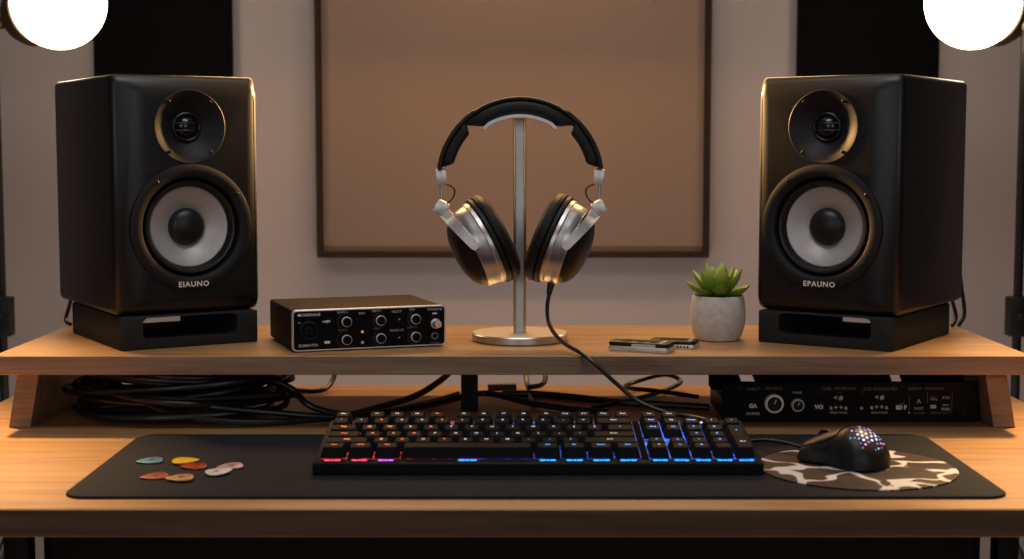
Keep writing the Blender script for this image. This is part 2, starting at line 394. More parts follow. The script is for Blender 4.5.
def monitor(cx, cy, yaw, label, logo):
    SW, SH, SF, SB = .178, .2805, -.105, (.149 if yaw > 0 else .142)
    th = thing('studio_monitor', label, 'loudspeaker', (cx, cy, SZ+.0395), yaw, 'studio monitors')
    li, ri = (.030, .008) if yaw > 0 else (.008, .030)
    b2 = bmesh.new(); cd = .0075
    def q4(y, a, b_, c_, d_): return [b2.verts.new(p) for p in ((a, y, c_), (b_, y, c_), (b_, y, d_), (a, y, d_))]
    rg = [q4(SB, -SW/2, SW/2, .001, SH), q4(SF+cd, -SW/2, SW/2, .001, SH), q4(SF, -SW/2+li, SW/2-ri, .012, SH-.018)]
    for A, B in zip(rg, rg[1:]):
        for k in range(4): b2.faces.new((A[k], A[(k+1) % 4], B[(k+1) % 4], B[k]))
    b2.faces.new(rg[0]); b2.faces.new(rg[2][::-1])
    bmesh.ops.recalc_face_normals(b2, faces=list(b2.faces))
    bmesh.ops.bevel(b2, geom=list(b2.edges), offset=.0075, segments=5, profile=.5, affect='EDGES')
    mb = MB(); mb._take(b2, 0, None); cab = mb.build('cabinet', 'cab', th)
    tz, wz, wx = .2205, .1025, .0025 if yaw > 0 else -.0045
    c1 = MB().lathe([(0, -.05), (.0435, -.05), (.0435, .05), (0, .05)], 64, T=FRONT(wx, SF-.02, tz)).build('c1', 'cab', th)
    c2 = MB().lathe([(0, -.05), (.0738, -.05), (.0738, .03), (0, .03)], 80, T=FRONT(wx, SF, wz)).build('c2', 'cab', th)
    bpy.context.view_layer.update(); boolean(cab, [c1, c2])
    T = FRONT(wx, SF, tz)
    wv = MB().lathe([(.0434, -.004), (.0434, .0006), (.0426, .0012), (.041, .0008), (.035, -.0022), (.027, -.0075), (.020, -.0125), (.0175, -.0135), (.0175, -.018), (0, -.018)], 72, T=T).build('tweeter', 'wave', th)
    MB().lathe([(.0178, -.0137), (.0172, -.0105), (.0158, -.0098), (.0146, -.0105), (.0142, -.0137)], 48, T=T).build('trim_ring', 'rubber', wv)
    dm = MB().lathe([(.0142, -.0138)]+[(.0135*math.cos(R(a)), -.0138+.0098*math.sin(R(a))) for a in range(0, 91, 10)], 48, T=T)
    dm.build('dome', 'dome', wv)
    br = MB()
    for zz in (-.0042, .0042):
        hw = math.sqrt(.015**2-zz**2)
        br.tube([(wx-hw, SF+.0098, tz+zz), (wx-hw*.5, SF+.0060, tz+zz), (wx, SF+.0045, tz+zz), (wx+hw*.5, SF+.0060, tz+zz), (wx+hw, SF+.0098, tz+zz)], .0009, 8)
    br.build('phase_bar', 'rubber', wv)
    for k in range(4):
        for rr, yy, a0 in ((.0385, .0008, 52), (.0235, -.0105, 45)):
            a = R(a0+90*k) if rr < .03 else R([50, 130, 230, 310][k])
            MB().lathe([(.0019, -.001), (.0019, .0006), (.0013, .0009), (.0009, .0002), (0, .0002)], 14, T=FRONT(wx+rr*math.cos(a), SF-yy+.0002, tz+rr*math.sin(a))).build('screw', 'blackgloss', wv)
    T = FRONT(wx, SF, wz)
    wf = MB().lathe([(.0745, -.0095), (.0745, .0012), (.0738, .0024), (.0715, .0032), (.0670, .0036), (.0625, .0030), (.0595, .0012), (.0582, -.003), (.0580, -.009)], 96, T=T).build('woofer', 'flange', th)
    MB().lathe([(.0580, -.0085), (.0565, -.0040), (.0540, -.0012), (.0515, -.0018), (.0492, -.0050), (.0475, -.0090)], 96, T=T).build('surround', 'rubber', wf)
    MB().lathe([(.0480, -.0088), (.0465, -.0078), (.0440, -.0085), (.036, -.0120), (.028, -.0160), (.021, -.0200)], 96, T=T).build('cone', 'cone', wf)
    MB().lathe([(.0225, -.0200), (.0218, -.0165)]+[(.0212*math.cos(R(a)), -.0165+.0095*math.sin(R(a))) for a in range(8, 91, 9)]+[(0, -.0070)], 64, T=T).build('dust_cap', 'cap', wf)
    for a in (35, 90+38, 180+40, 360-38):
        MB().lathe([(.0026, -.001), (.0026, .0007), (.0017, .0012), (.0012, .0002), (0, .0002)], 14, T=FRONT(wx+.0678*math.cos(R(a)), SF-.0034, wz+.0678*math.sin(R(a)))).build('screw', 'blackgloss', wf)
    # the badge sits on the bottom of the flange
    MB().box(wx-.021, SF-.0040, wz-.0725, wx+.021, SF-.0022, wz-.0620, .0008).build('badge_plate', 'flange', wf)
    MB().text(logo, .0088, T=FRONT(wx, SF-.0042, wz-.0672), bold=.0002, sx=1.05, sp=1.14).build('logo', 'printglow', wf, smooth=0)['label'] = 'white raised brand lettering'
    return th

PL = (-.4352, 1.8345, R(31.5)); PR = (.4271, 1.8279, R(-34))
pad(*PL, 'left'); pad(*PR, 'right')
monitor(*PL, 'black studio loudspeaker on the left end of the shelf, turned right', 'EIAUNO')
monitor(*PR, 'black studio loudspeaker on the right end of the shelf beside the succulent', 'EPAUNO')

# ------------------------------------------------------------------ audio interface
IW, IH, ID = .1845, .0480, .145
ai = thing('audio_interface', 'small black audio interface with silver rim and ringed knobs on the shelf', 'audio interface', (-.2525, 1.6890, SZ), R(19.8))
Z_ = .0012
MB().box(.001, .004, Z_+.0005, IW-.001, ID, Z_+IH-.0005, .003, 2).build('case', 'case', ai)
MB().prism(rrect(IW, IH, .005, cx=IW/2, cy=IH/2), 0, .0065, .0006, 1, T=FRONT(0, .0065, Z_)).build('front_rim', 'silver_soft', ai)
p = MB().prism(rrect(IW-.0034, IH-.0034, .0038, cx=IW/2, cy=IH/2), 0, .0065, .0003, 1, T=FRONT(0, .0060, Z_))
fx = lambda u: u*IW
fz = lambda v: Z_+IH*(1-v)
def ptxt(mb, s, u, v, size, mi=1, **k): mb.text(s, size, mi=mi, T=FRONT(fx(u), -.0006, fz(v)), **k)
ptxt(p, 'CAREHAUS', .118, .12, .0044, 2, bold=.00006); p.prism(rrect(.0038, .0026, .0007), 0, .0002, mi=2, T=FRONT(fx(.045), -.0005, fz(.12)))
ptxt(p, 'ELEMENTEN', .10, .86, .0042, 1, bold=.00006)
ptxt(p, 'In', .045, .30, .004, 1); ptxt(p, '+48V', .215, .30, .0044, 2, bold=.0001)
p.prism(rrect(.0066, .0030, .0008), 0, .0003, mi=2, T=FRONT(fx(.22), -.0005, fz(.80)))
ptxt(p, 'PAD', .445, .13, .0038, 1); p.prism(rrect(.003, .003, .0008), 0, .0003, mi=3, T=FRONT(fx(.447), -.0005, fz(.58)))
p.prism(rrect(.0034, .0034, .0016), 0, .0003, mi=1, T=FRONT(fx(.447), -.0005, fz(.84)))
for u, s1, s2 in ((.335, 'GAIN 1', 'GAIN 2'), (.555, 'INPUT', 'LINE'), (.79, 'MIX', 'DIRECT')):
    ptxt(p, s1, u-.015, .085, .0040, 1); ptxt(p, s2, u-.015, .525, .0036, 4)
for v, s1 in ((.12, 'SELECT'), (.58, 'MONO ST')): ptxt(p, s1, .672, v, .0038, 1)
ptxt(p, 'MONITOR', .925, .10, .0038, 1); p.prism(rrect(.006, .0018, .0004), 0, .0003, mi=2, T=FRONT(fx(.925), -.0005, fz(.20))); ptxt(p, 'PHONES', .925, .93, .0030, 4)
for u in (.335, .567, .795):                         # dial scale ticks
    for v in (.32, .76):
        for a in range(120, 285, 22):
            p.box(-.0005, -.0002, .0086, .0005, .0002, .0094, mi=4, T=TR(fx(u), -.0006, fz(v), ry=R(-(a-90))))
p.build('front_panel', ['panel', 'greyprint', 'white', 'amber', 'dimprint'], ai, smooth=0)
for u in (.345, .567, .797):
    for v in (.32, .76):
        k = MB().lathe([(.0060, 0), (.0060, .0026), (.0057, .0032), (.0052, .0032), (.0050, .0026)], 32, T=FRONT(fx(u), -.0003, fz(v))).build('knob', 'knobrim', ai)
        MB().lathe([(.0050, .001), (.0049, .0050), (.0043, .0056), (0, .0057)], 32, T=FRONT(fx(u), -.0003, fz(v))).build('knob_face', 'knob', k)
for v in (.32, .77):
    k = MB().lathe([(.0042, 0), (.0040, .0035), (.0034, .0044), (0, .0045)], 24, T=FRONT(fx(.672), -.0003, fz(v))).build('small_knob', 'knob', ai)
    MB().box(-.0004, -.0003, .0008, .0004, 0, .0034, mi=0, T=TR(fx(.672), -.0048, fz(v), ry=R(60))).build('pointer', 'greyprint', k)
k = MB().lathe([(.0060, 0), (.0060, .002), (.0048, .0025), (.0046, .011), (.0040, .0122), (0, .0124)], 32, T=FRONT(fx(.93), -.0003, fz(.45))).build('volume_knob', 'silver_soft', ai)
j = MB().lathe([(.0046, 0), (.0046, .0012), (.0030, .0016), (.0026, .0006), (.0024, -.002), (0, -.002)], 28, T=FRONT(fx(.925), -.0003, fz(.76))).build('headphone_socket', 'dimprint', ai)
j = MB().lathe([(.0108, 0), (.0108, .0010), (.0098, .0016), (.0090, .0006), (.0088, -.002), (0, -.002)], 40, T=FRONT(fx(.105), -.0003, fz(.5))).build('combo_socket', 'wave', ai)
MB().lathe([(.0040, -.0019), (.0040, .0006), (.0034, .0008), (.0030, -.001), (0, -.001)], 24, T=FRONT(fx(.105), -.0003, fz(.5))).build('jack_hole', 'rubber', j)
for a in (90, 210, 330):
    MB().lathe([(.0013, -.0019), (.0013, .0004), (0, .0004)], 10, T=FRONT(fx(.105)+.0064*math.cos(R(a)), -.0003, fz(.5)+.0064*math.sin(R(a)))).build('pin_hole', 'knob', j)
for x in (.02, IW-.02):
    for y in (.02, ID-.02):
        MB().lathe([(0, 0), (.007, 0), (.0065, .0020), (0, .0020)], 20, T=TR(x, y, 0)).build('rubber_foot', 'rubber', ai)

# ------------------------------------------------------------------ headphone stand
HX = .0095
hs = thing('headphone_stand', 'silver headphone stand with round base and flat upright bar on the shelf', 'headphone stand', (HX, 1.807, SZ))
MB().lathe([(0, 0), (.0575, 0), (.0590, .0015), (.0590, .0085), (.0578, .0100), (0, .0100)], 80).build('base', 'silver', hs)
rodtop = .2705
b_ = MB().box(-.0048, -.0050, .0095, .0048, .0050, rodtop, .0006, 1)
b_.build('upright', 'silver_soft', hs)
for sx in (-1, 1):  # golden strips stand in for warm light along the bar's edges
    MB().prism(rrect(.0034, .0110, .00165, 4, cx=sx*.0061), .0095, rodtop).build('glint_strip', 'rim_glint', hs)
# cradle: shallow arc, extended toward the viewer where the headband rests
arc = []
Rc = .078
secs = []
for k in range(-14, 15):
    a = R(k*34/14); x = Rc*math.sin(a); z = rodtop-.0005+.0050-(Rc-Rc*math.cos(a))
    nx, nz = math.sin(a), math.cos(a); t = .0038
    if abs(k) >= 13: z -= .001*(abs(k)-12)
    secs.append([(x, -.049, z), (x, .012, z), (x-nx*t, .012, z-nz*t), (x-nx*t, -.049, z-nz*t)])
MB().sweep(secs).build('cradle', 'silver_soft', hs)

# ------------------------------------------------------------------ headphones
HY = 1.776
hp = thing('headphones', 'silver and black over-ear headphones hanging on the metal stand', 'headphones', (.0098, HY, SZ))
# local z: 0 = shelf top.  arc centre
AZ = .1970; AR = .0990
def arcsec(a, r0, r1, hw, rnd=.4):
    c, s_ = math.sin(R(a)), math.cos(R(a)); out = []
    rc = (r0+r1)/2; rh = abs(r1-r0)/2
    for k in range(16):
        t = 2*math.pi*k/16; cx = math.copysign(abs(math.cos(t))**rnd, math.cos(t)); sy = math.copysign(abs(math.sin(t))**rnd, math.sin(t))
        r = rc+rh*cx; out.append((r*c, hw*sy, AZ+r*s_))
    return out
A_END = 83
MB().sweep([arcsec(a, AR-.0045, AR, .0155, .35) for a in range(-A_END, A_END+1, 3)]).build('headband', 'leather', hp)
for sx in (-1, 1):  # golden rim stands in for warm light on the outside of the band
    MB().sweep([arcsec(sx*a, AR-.0004, AR+.0012, .0145, .3) for a in range(34, A_END+2, 3)]).build('band_glint', 'rim_glint', hp)
def cushion(a0, a1, th):
    secs = []; n = 26
    for k in range(n+1):
        t = k/n; a = a0+(a1-a0)*t; e = min(1, (1-abs(2*t-1))*3.4); e = math.sin(e*math.pi/2)
        secs.append(arcsec(a, AR-.0042-th*(.25+.75*e), AR-.003, .0125+.0035*e, .6))
    return MB().sweep(secs)
cushion(-44, 44, .0185).build('head_cushion', 'leather', hp)
cushion(-80, -44, .0135).build('side_cushion', 'leather', hp); cushion(44, 80, .0135).build('side_cushion', 'leather', hp)
def px(x, y):   # design helper: headphone drawing units (mm) -> local x,z
    return Vector((x, 0, y))
for sx in (-1, 1):
    # slider block at the end of the band
    bx, bz = sx*.0945, .2005
    MB().box(-.0062, -.010, -.0095, .0062, .010, .0095, .0016, 2, T=TR(bx, 0, bz, ry=R(sx*4))).build('slider_block', 'silver_soft', hp)
    MB().tube([(sx*.0950, 0, .192), (sx*.0948, 0, .182), (sx*.0945, 0, .170)], .0016, 10).build('slider_rod', 'silver', hp)
    MB().tube([(sx*.0905, -.006, .193), (sx*.084, -.007, .1905), (sx*.079, -.007, .187), (sx*.0785, -.007, .181), (sx*.082, -.007, .174), (sx*.089, -.006, .168)], .0011, 8).build('hinge_wire', 'wire', hp)
    MB().box(-.0072, -.010, -.0085, .0072, .010, .0085, .0018, 2, T=TR(sx*.0945, 0, .1640, ry=R(-sx*30))).build('hinge_block', 'silver_soft', hp)
    # ear cup; axis points outward and down
    tl_ = R(22 if sx > 0 else 27)
    ax = Vector((sx*math.cos(tl_), -.19, -math.sin(tl_))).normalized()
    ctr = Vector((.0240 if sx > 0 else -.0220, 0, .1325))
    T = axisM(ctr, ax, (0, 1, 0))
    cup = MB().lathe([(.0510, .0215), (.0522, .0225), (.0522, .0265), (.0506, .0280), (.0496, .0340), (.0486, .0420), (.0468, .0440), (.0425, .0444)], 72, T=T).build('ear_cup', 'silver', hp)
    MB().lathe([(.0455, .0438), (.0452, .0460), (.042, .0510), (.035, .0565), (.024, .0605), (.011, .0625), (0, .0628)], 64, T=T).build('outer_shell', 'blackgloss', cup)
    MB().lathe([(.026, .0050), (.030, .0008), (.038, -.0010), (.0470, .0002), (.0540, .0045), (.0562, .0100), (.0552, .0140), (.0530, .0152), (.026, .0152), (.026, .0050)], 72, T=T).build('ear_pad', 'leather', cup)
    MB().lathe([(0, .0150), (.0530, .0150), (.0552, .0165), (.0552, .0200), (.0530, .0218), (0, .0218)], 72, T=T).build('pad_ring', 'leather', cup)
    MB().lathe([(.0, .010), (.028, .010), (.028, .0152), (0, .0152)], 48, T=T).build('inner_cloth', 'foam', cup)
    # yoke arm: flat tapered strip from hinge to cup side, in front of the cup
    p0 = Vector((sx*.0900, -.006, .1575)); p1 = Vector((sx*.0760, -.042, .1440)); p2 = Vector((sx*.0500, -.0590, .1180))
    secs = []
    P = catmull([p0, p1, p2], 8)
    for i, q in enumerate(P):
        t = (P[min(i+1, len(P)-1)]-P[max(i-1, 0)]).normalized()
        sd = t.cross(Vector((0, -1, 0))).normalized(); nn = sd.cross(t).normalized()
        u = i/(len(P)-1); wd = .0066-.0018*u
        if i == len(P)-1: wd *= .6
        th_ = .0016
        secs.append([q+sd*wd-nn*th_, q+sd*wd+nn*th_, q-sd*wd+nn*th_, q-sd*wd-nn*th_])
    MB().sweep(secs).build('yoke_arm', 'silver_soft', hp)
    p0b, p1b, p2b = [Vector((q.x, -q.y, q.z)) for q in (p0, p1, p2)]
    P = catmull([p0b, p1b, p2b], 8); secs = []
    for i, q in enumerate(P):
        t = (P[min(i+1, len(P)-1)]-P[max(i-1, 0)]).normalized()
        sd = t.cross(Vector((0, -1, 0))).normalized(); nn = sd.cross(t).normalized()
        secs.append([q+sd*.005-nn*.0016, q+sd*.005+nn*.0016, q-sd*.005+nn*.0016, q-sd*.005-nn*.0016])
    MB().sweep(secs).build('yoke_arm', 'silver_soft', hp)
    if sx == 1:
        q0 = ctr+ax*.036+Vector((-.47*.0, 0, 0))+Vector((-.022, -.012, -.0425))
        MB().lathe([(.0022, 0), (.0022, .001), (.0014, .0014), (0, .0012)], 14, T=axisM(ctr+ax*.031+Vector((-.0150, -.036, -.0270)), (-.1, -1, -.25))).build('vent_hole', 'foam', cup)
# cable: from the right cup, over the shelf edge, to the desk behind the keyboard
cab_pts = [(.0365, -.008, .0700), (.0345, -.012, .0600), (.0325, -.016, .0480), (.0325, -.022, .0370), (.0350, -.036, .0260), (.0430, -.062, .0155), (.0550, -.090, .0085), (.0690, -.1140, .0034), (.0850, -.1270, -.008), (.1060, -.1330, -.0270), (.1310, -.1450, -.0460), (.1620, -.1620, -.0560), (.1850, -.1760, -.0580), (.2050, -.1870, -.0610), (.2230, -.1760, -.0720), (.2290, -.1500, -.0838), (.2210, -.1200, -.0846), (.1980, -.0900, -.0846)]
hc = MB().tube(cab_pts, .0025, 10, n=10).build('headphone_cable', 'cable', hp)
MB().tube([(.0385, -.006, .0780), (.0365, -.008, .0705), (.0344, -.012, .0600)], [.0043, .0043, .0042, .0040, .0036, .0032], 14, n=6).build('plug', 'rubber', hc)

# ------------------------------------------------------------------ potted succulent
ps = thing('potted_succulent', 'green succulent in a pale concrete pot beside the right loudspeaker', 'plant', (.2535, 1.812, SZ))
MB().lathe([(0, 0), (.0240, 0), (.0268, .0012), (.0300, .0075), (.0330, .0190), (.0340, .0290), (.0335, .0410), (.0318, .0535), (.0310, .0548), (.0298, .0550), (.0290, .0535), (.0288, .0490), (0, .0485)], 72).build('pot', 'concrete', ps)
MB().lathe([(0, .0487), (.0287, .0487), (.0287, .0500), (.018, .0515), (0, .0520)], 40).build('soil', 'soil', ps)
lf = MB()
def leaf(az, el, L, W, base_r, z0):
    secs = []; n = 9
    az_, el_ = R(az), R(el)
    out = Vector((math.cos(az_), math.sin(az_), 0)); side = Vector((-math.sin(az_), math.cos(az_), 0))
    pos = out*base_r+Vector((0, 0, z0)); e = el_-.25
    for k in range(n+1):
        t = k/n
        w_ = W*(.50+.5*math.sin(min(1, t/.5)*math.pi/2)) if t < .5 else W*max(.03, math.cos((t-.5)/.5*math.pi/2)**.8)
        th_ = w_*.34
        dr = out*math.cos(e)+Vector((0, 0, math.sin(e))); up = side.cross(dr)*-1
        if k: pos = pos+dr*(L/n)
        e += .055
        ring = []
        for j in range(10):
            a = 2*math.pi*j/10; lift = .35*w_*abs(math.cos(a))**2
            ring.append(pos+side*(w_*math.cos(a))+up*(th_*math.sin(a)+lift))
        secs.append(ring)
    lf.sweep(secs)
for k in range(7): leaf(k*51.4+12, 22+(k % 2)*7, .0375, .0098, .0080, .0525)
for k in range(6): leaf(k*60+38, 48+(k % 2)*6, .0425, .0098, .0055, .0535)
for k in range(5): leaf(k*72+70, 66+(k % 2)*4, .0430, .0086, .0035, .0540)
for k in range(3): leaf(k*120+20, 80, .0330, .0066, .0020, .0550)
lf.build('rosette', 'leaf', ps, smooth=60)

# ------------------------------------------------------------------ two small pocket devices
def device(loc, rz, label, sx, sy, sz, blk):
    th = thing('pocket_recorder', label, 'device', loc, rz, 'pocket devices')
    MB().prism(rrect(sx, sy, .005), 0, sz*.55, .0008, 2).build('body', 'silver_soft', th)
    c = MB().prism(rrect(sx*.985, sy*.93, .005), sz*.55, sz, .001, 2).build('top_shell', 'blackgloss', th)
    g = MB().box(-sx*.30, -sy*.30, sz, sx*.24, sy*.30, sz+.0004, .0002, 1).build('screen', 'panel', c)
    for k in range(3):
        MB().lathe([(0, 0), (.0022, 0), (.002, .0008), (0, .0009)], 16, T=TR(sx*.36, sy*(-.25+.25*k), sz-.0002)).build('button', 'silver_soft' if blk else 'greyprint', c)
    if blk:
        MB().box(-sx*.10, -sy*.470, sz*.50, sx*.30, -sy*.44, sz*.86, .0004, 1).build('side_plate', 'silver_soft', c)
        for k in range(2):
            MB().box(-sx*(.12-.22*k), -sy*.36, sz-.0002, -sx*(.02-.22*k), -sy*.32, sz+.0005, .0002, 1).build('side_button', 'greyprint', c)
    else:
        for k in range(5):
            MB().box(sx*(.05+.07*k), -sy*.506, sz*.15, sx*(.09+.07*k), -sy*.49, sz*.42, .0002, 1).build('grille_slot', 'panel', th)
device((.1510, 1.7120, SZ), R(-24), 'nearer black-topped pocket recorder with a silver edge, on the shelf', .074, .032, .0108, True)
device((.1925, 1.7440, SZ), R(-18), 'flatter silver pocket recorder with a dark screen, nearer the plant pot', .056, .034, .0090, False)

# ------------------------------------------------------------------ desk mat, mouse pad, guitar picks
o = MB().prism(rrect(.876, .2990, .022, 8), 0, .003, .0008, 2).build('desk_mat', 'mat', loc=(.0222, 1.4875, 0))
tag(o, 'large dark grey desk mat under the keyboard and mouse', 'desk mat')
MT = .003
PC = (.3440, 1.4545)
mp_ = MB().lathe([(0, 0), (.0970, 0), (.0975, .0005), (.0975, .0016), (.0969, .0020), (0, .0020)], 128).build('mouse_pad', 'disc', loc=(*PC, MT))
tag(mp_, 'round mouse pad with white and brown marbled print under the mouse', 'mouse pad')

def pickpoly(L=.027, W=.0245, n=44):
    out = []
    for k in range(n):
        a = 2*math.pi*k/n; c, s_ = math.cos(a), math.sin(a)
        r = 1/(abs(c)**2.5+abs(s_)**2.5)**(1/2.5)
        x = r*c; y = r*s_
        y *= (1-.34*(x+1)/2*1.25) if x > -1 else 1
        if x > .2: y *= 1-.55*((x-.2)/.8)**1.3
        out.append((x*L/2, y*W/2))
    return out
picks = [('blue', -.3692, 1.4850, 195, 0, 'light blue guitar pick lying alone at the far left of the mat'),
         ('yellow', -.3310, 1.4800, 8, .0012, 'plain yellow guitar pick overlapping the dark red one'),
         ('red', -.3190, 1.4590, 175, 0, 'dark red tortoiseshell guitar pick partly under the yellow one'),
         ('coral', -.3470, 1.4130, 200, 0, 'coral red guitar pick touching the tan one, nearest the left'),
         ('tan', -.3200, 1.4010, 190, .0012, 'tan guitar pick nearest the front of the mat'),
         ('pink', -.2825, 1.4580, 205, 0, 'mottled pink guitar pick partly under the white one'),
         ('ivory', -.2870, 1.4290, 32, .0012, 'white guitar pick with a small dark mark, on the pink one')]
for m_, x, y, rz, dz, lab in picks:
    b_ = MB().prism(pickpoly(), 0, .0014, .0004, 2)
    if m_ == 'ivory': b_.text('A', .009, mi=1, T=TR(-.003, 0, .0014, rz=R(-32)), depth=.0001)
    elif m_ in ('blue', 'tan', 'pink', 'coral'): b_.lathe([(.0030, .0014), (.0030, .0016), (.0018, .0016), (.0018, .0014)], 16, mi=1, T=TR(-.002, 0, 0))
    o = b_.build('guitar_pick', [m_, 'pickmark'], loc=(x, y, MT+.0012+dz))
    o.matrix_world = Matrix.Translation((x, y, MT+.0012+dz)) @ Matrix.Rotation(R(5), 4, 'X') @ Matrix.Rotation(R(rz), 4, 'Z')
    tag(o, lab, 'guitar pick', 'guitar picks on the mat')

# ------------------------------------------------------------------ keyboard
KW, KD = .4415, .147
TILT = R(6.0)
kb = thing('keyboard', 'black mechanical keyboard with red to blue backlight on the desk mat', 'keyboard', (.0256, 1.4240, MT), 0)
# case: side profile (y,z) swept over the width; underside rests on the mat, top is tilted
top_at = lambda y: .0124+math.tan(TILT)*y
prof = [(0, .0012), (.0012, 0), (KD, 0), (KD, top_at(KD)-.002), (KD-.0015, top_at(KD)), (.0015, top_at(0)+.0002), (0, top_at(0)-.001)]
YZ = Matrix(((0, 0, 1, 0), (1, 0, 0, 0), (0, 1, 0, 0), (0, 0, 0, 1)))
MB().prism(prof, -KW/2, KW/2, .0018, 2, T=YZ).build('case', 'kbcase', kb)
# backlit plate just above the case top
TP = Matrix.Translation((0, 0, .0124)) @ Matrix.Rotation(TILT, 4, 'X')
MB().box(-KW/2+.0065, .0125, -.002, KW/2-.0065, KD-.006, .0004, T=TP).build('backlit_plate', 'plate', kb)
U = (KW-.011)/20.35
XL = -KW/2+.0055
RP = (KD-.0155)/6.0
Y0 = .0110
def rowy(r): return Y0+RP*(r+.5)          # r = 0 bottom row .. 5 function row
def sculpt(r): return [(.0116, 0), (.0104, 1), (.0100, 2), (.0104, 4), (.0112, 6), (.0116, 6)][r]
def legmat(xu, r):
    if xu < 4.2: return ['L_red', 'L_orange', 'L_red', 'L_orange', 'L_white', 'L_white'][r] if random.random() < .75 else 'L_red'
    if xu < 6.2: return random.choice(['L_red', 'L_white', 'L_white', 'L_red'])
    if xu < 13: return random.choice(['L_white', 'L_pale', 'L_pale', 'L_white']) if r else 'L_blue'
    if xu < 15.1: return random.choice(['L_pale', 'L_blue', 'L_white']) if r else 'L_blue'
    return random.choice(['L_pale', 'L_blue', 'L_blue']) if r < 5 else 'L_pale'
def keycap(x0, w_, r, rh, leg):
    H, tl = sculpt(r)
    cx = XL+U*(x0+w_/2); bw = U*w_/2-.0006; y = rowy(r)+RP*(rh-1)/2; bd = RP*rh/2-.0005
    inx, iny = .0031, .0033
    b = bmesh.new(); zt = H; rings = []
    for q, (ww, dd, oy, zz) in enumerate(((bw, bd, 0, .0009), (bw-.0004, bd-.0004, 0, .0016), (bw-inx+.0004, bd-iny+.0004, .0003, zt-.0008), (bw-inx-.0004, bd-iny-.0004, .0004, zt))):
        ring = []
        for px_, py_ in rrect(2*ww, 2*dd, .0014, 2):
            zc = zz-(math.tan(R(tl))*py_*-.6 if q >= 2 else 0)
            ring.append(b.verts.new((px_, py_+oy, zc)))
        rings.append(ring)
    n = len(rings[0])
    for A, B in zip(rings, rings[1:]):
        for k in range(n): b.faces.new((A[k], A[(k+1) % n], B[(k+1) % n], B[k]))
    # dished top
    cv = b.verts.new((0, .0004, zt-.0005))
    for k in range(n): b.faces.new((rings[-1][k], rings[-1][(k+1) % n], cv))
    b.faces.new(rings[0][::-1])
    bmesh.ops.recalc_face_normals(b, faces=list(b.faces))
    mb = MB(); mb._take(b, 0, None)
    if leg:
        sz = .0052 if len(leg) == 1 else (.0042 if len(leg) <= 3 else .0035)
        mb.text(leg, sz, mi=1, T=TR(0, .0016, zt+.00015, rx=R(tl*.6)), depth=.00005, bold=.00012)
    o = mb.build('keycap', ['keycap', legmat(x0, r)], kb, smooth=30)
    o.matrix_local = TP @ Matrix.Translation((cx, y, 0))
    return o
def row(r, x, widths, legs):
    for w_, l in zip(widths, legs): keycap(x, w_, r, 1, l); x += w_
keycap(0, 1, 5, 1, 'Esc')
row(5, 1.7, [1]*4, ['F1', 'F2', 'F3', 'F4']); row(5, 6.05, [1]*4, ['F5', 'F6', 'F7', 'F8']); row(5, 10.2, [.96]*5, ['F9', 'F10', 'F11', 'F12', 'Del'])
row(4, 0, [1]*13+[2], list('`1234567890-=')+['Back'])
row(3, 0, [1.5]+[1]*12+[1.5], ['Tab']+list('QWERTYUIOP[]')+['\\'])
row(2, 0, [1.75]+[1]*11+[2.25], ['Caps']+list("ASDFGHJKL;'")+['Enter'])
row(1, 0, [2.25]+[1]*10+[2.75], ['Shift']+list('ZXCVBNM,./')+['Shift'])
row(0, 0, [1.25]*3+[6.25]+[1.25]*4, ['Ctrl', 'Win', 'Alt', '', 'Alt', 'Fn', 'Menu', 'Ctrl'])
NB = 15.35
for c, col in enumerate((('Ins', 'Del', 'End', None, '^', '<'), ('Hm', 'Pg', 'Pn', None, 'v', '>'))):
    for k, l in enumerate(col):
        if l: keycap(NB+c, 1, 5-k, 1, l)
for c, col in enumerate((('Num', '7', '4', '1', '0'), ('/', '8', '5', '2', '.'))):
    for k, l in enumerate(col): keycap(NB+2+c, 1, 4-k, 1, l)
keycap(NB+4, 1, 4, 1, '-'); keycap(NB+4, 1, 2, 2, '+'); keycap(NB+4, 1, 0, 2, 'Ent')
o = MB().box(-U*.17, .012, 0, U*.17, KD-.0065, .0012, T=TP).build('divider_strip', 'foam', kb); o.location = (XL+U*15.175, 0, 0)
# light bars along the front edge under the bottom row
bars = [(.625, .8, 'G_red'), (1.875, .75, 'G_red'), (3.1, .75, 'G_purple'), (6.9, .9, 'G_blue')]
bars += [(10.0+1.25*k+.625, .8, 'G_blue') for k in range(4)]+[(NB+k+.5, .72, 'G_blue') for k in range(5)]
for xu, w_, m_ in bars:
    wd = U*w_
    b_ = MB()
    for q in (-.30, .0, .30): b_.prism(rrect(wd*(.36 if q else .2), .0036, .00150), 0, .0006, .0002, 1, T=TR(wd*q, 0, 0))
    o = b_.build('light_bar', m_, kb); o.matrix_local = TP @ Matrix.Translation((XL+U*xu, .0078, .0002))
for k in range(3):
    o = MB().prism(rrect(.0034, .0020, .0009), 0, .0008).build('indicator_light', 'D_white', kb); o.matrix_local = TP @ Matrix.Translation((XL+U*(NB+2.4+.75*k), rowy(5)+.002, .0012))
o = MB().box(-U*1.45, -.008, 0, U*1.45, .008, .0012, .0005).build('light_cover', 'keycap', kb); o.matrix_local = TP @ Matrix.Translation((XL+U*(NB+3.5), rowy(5), 0))

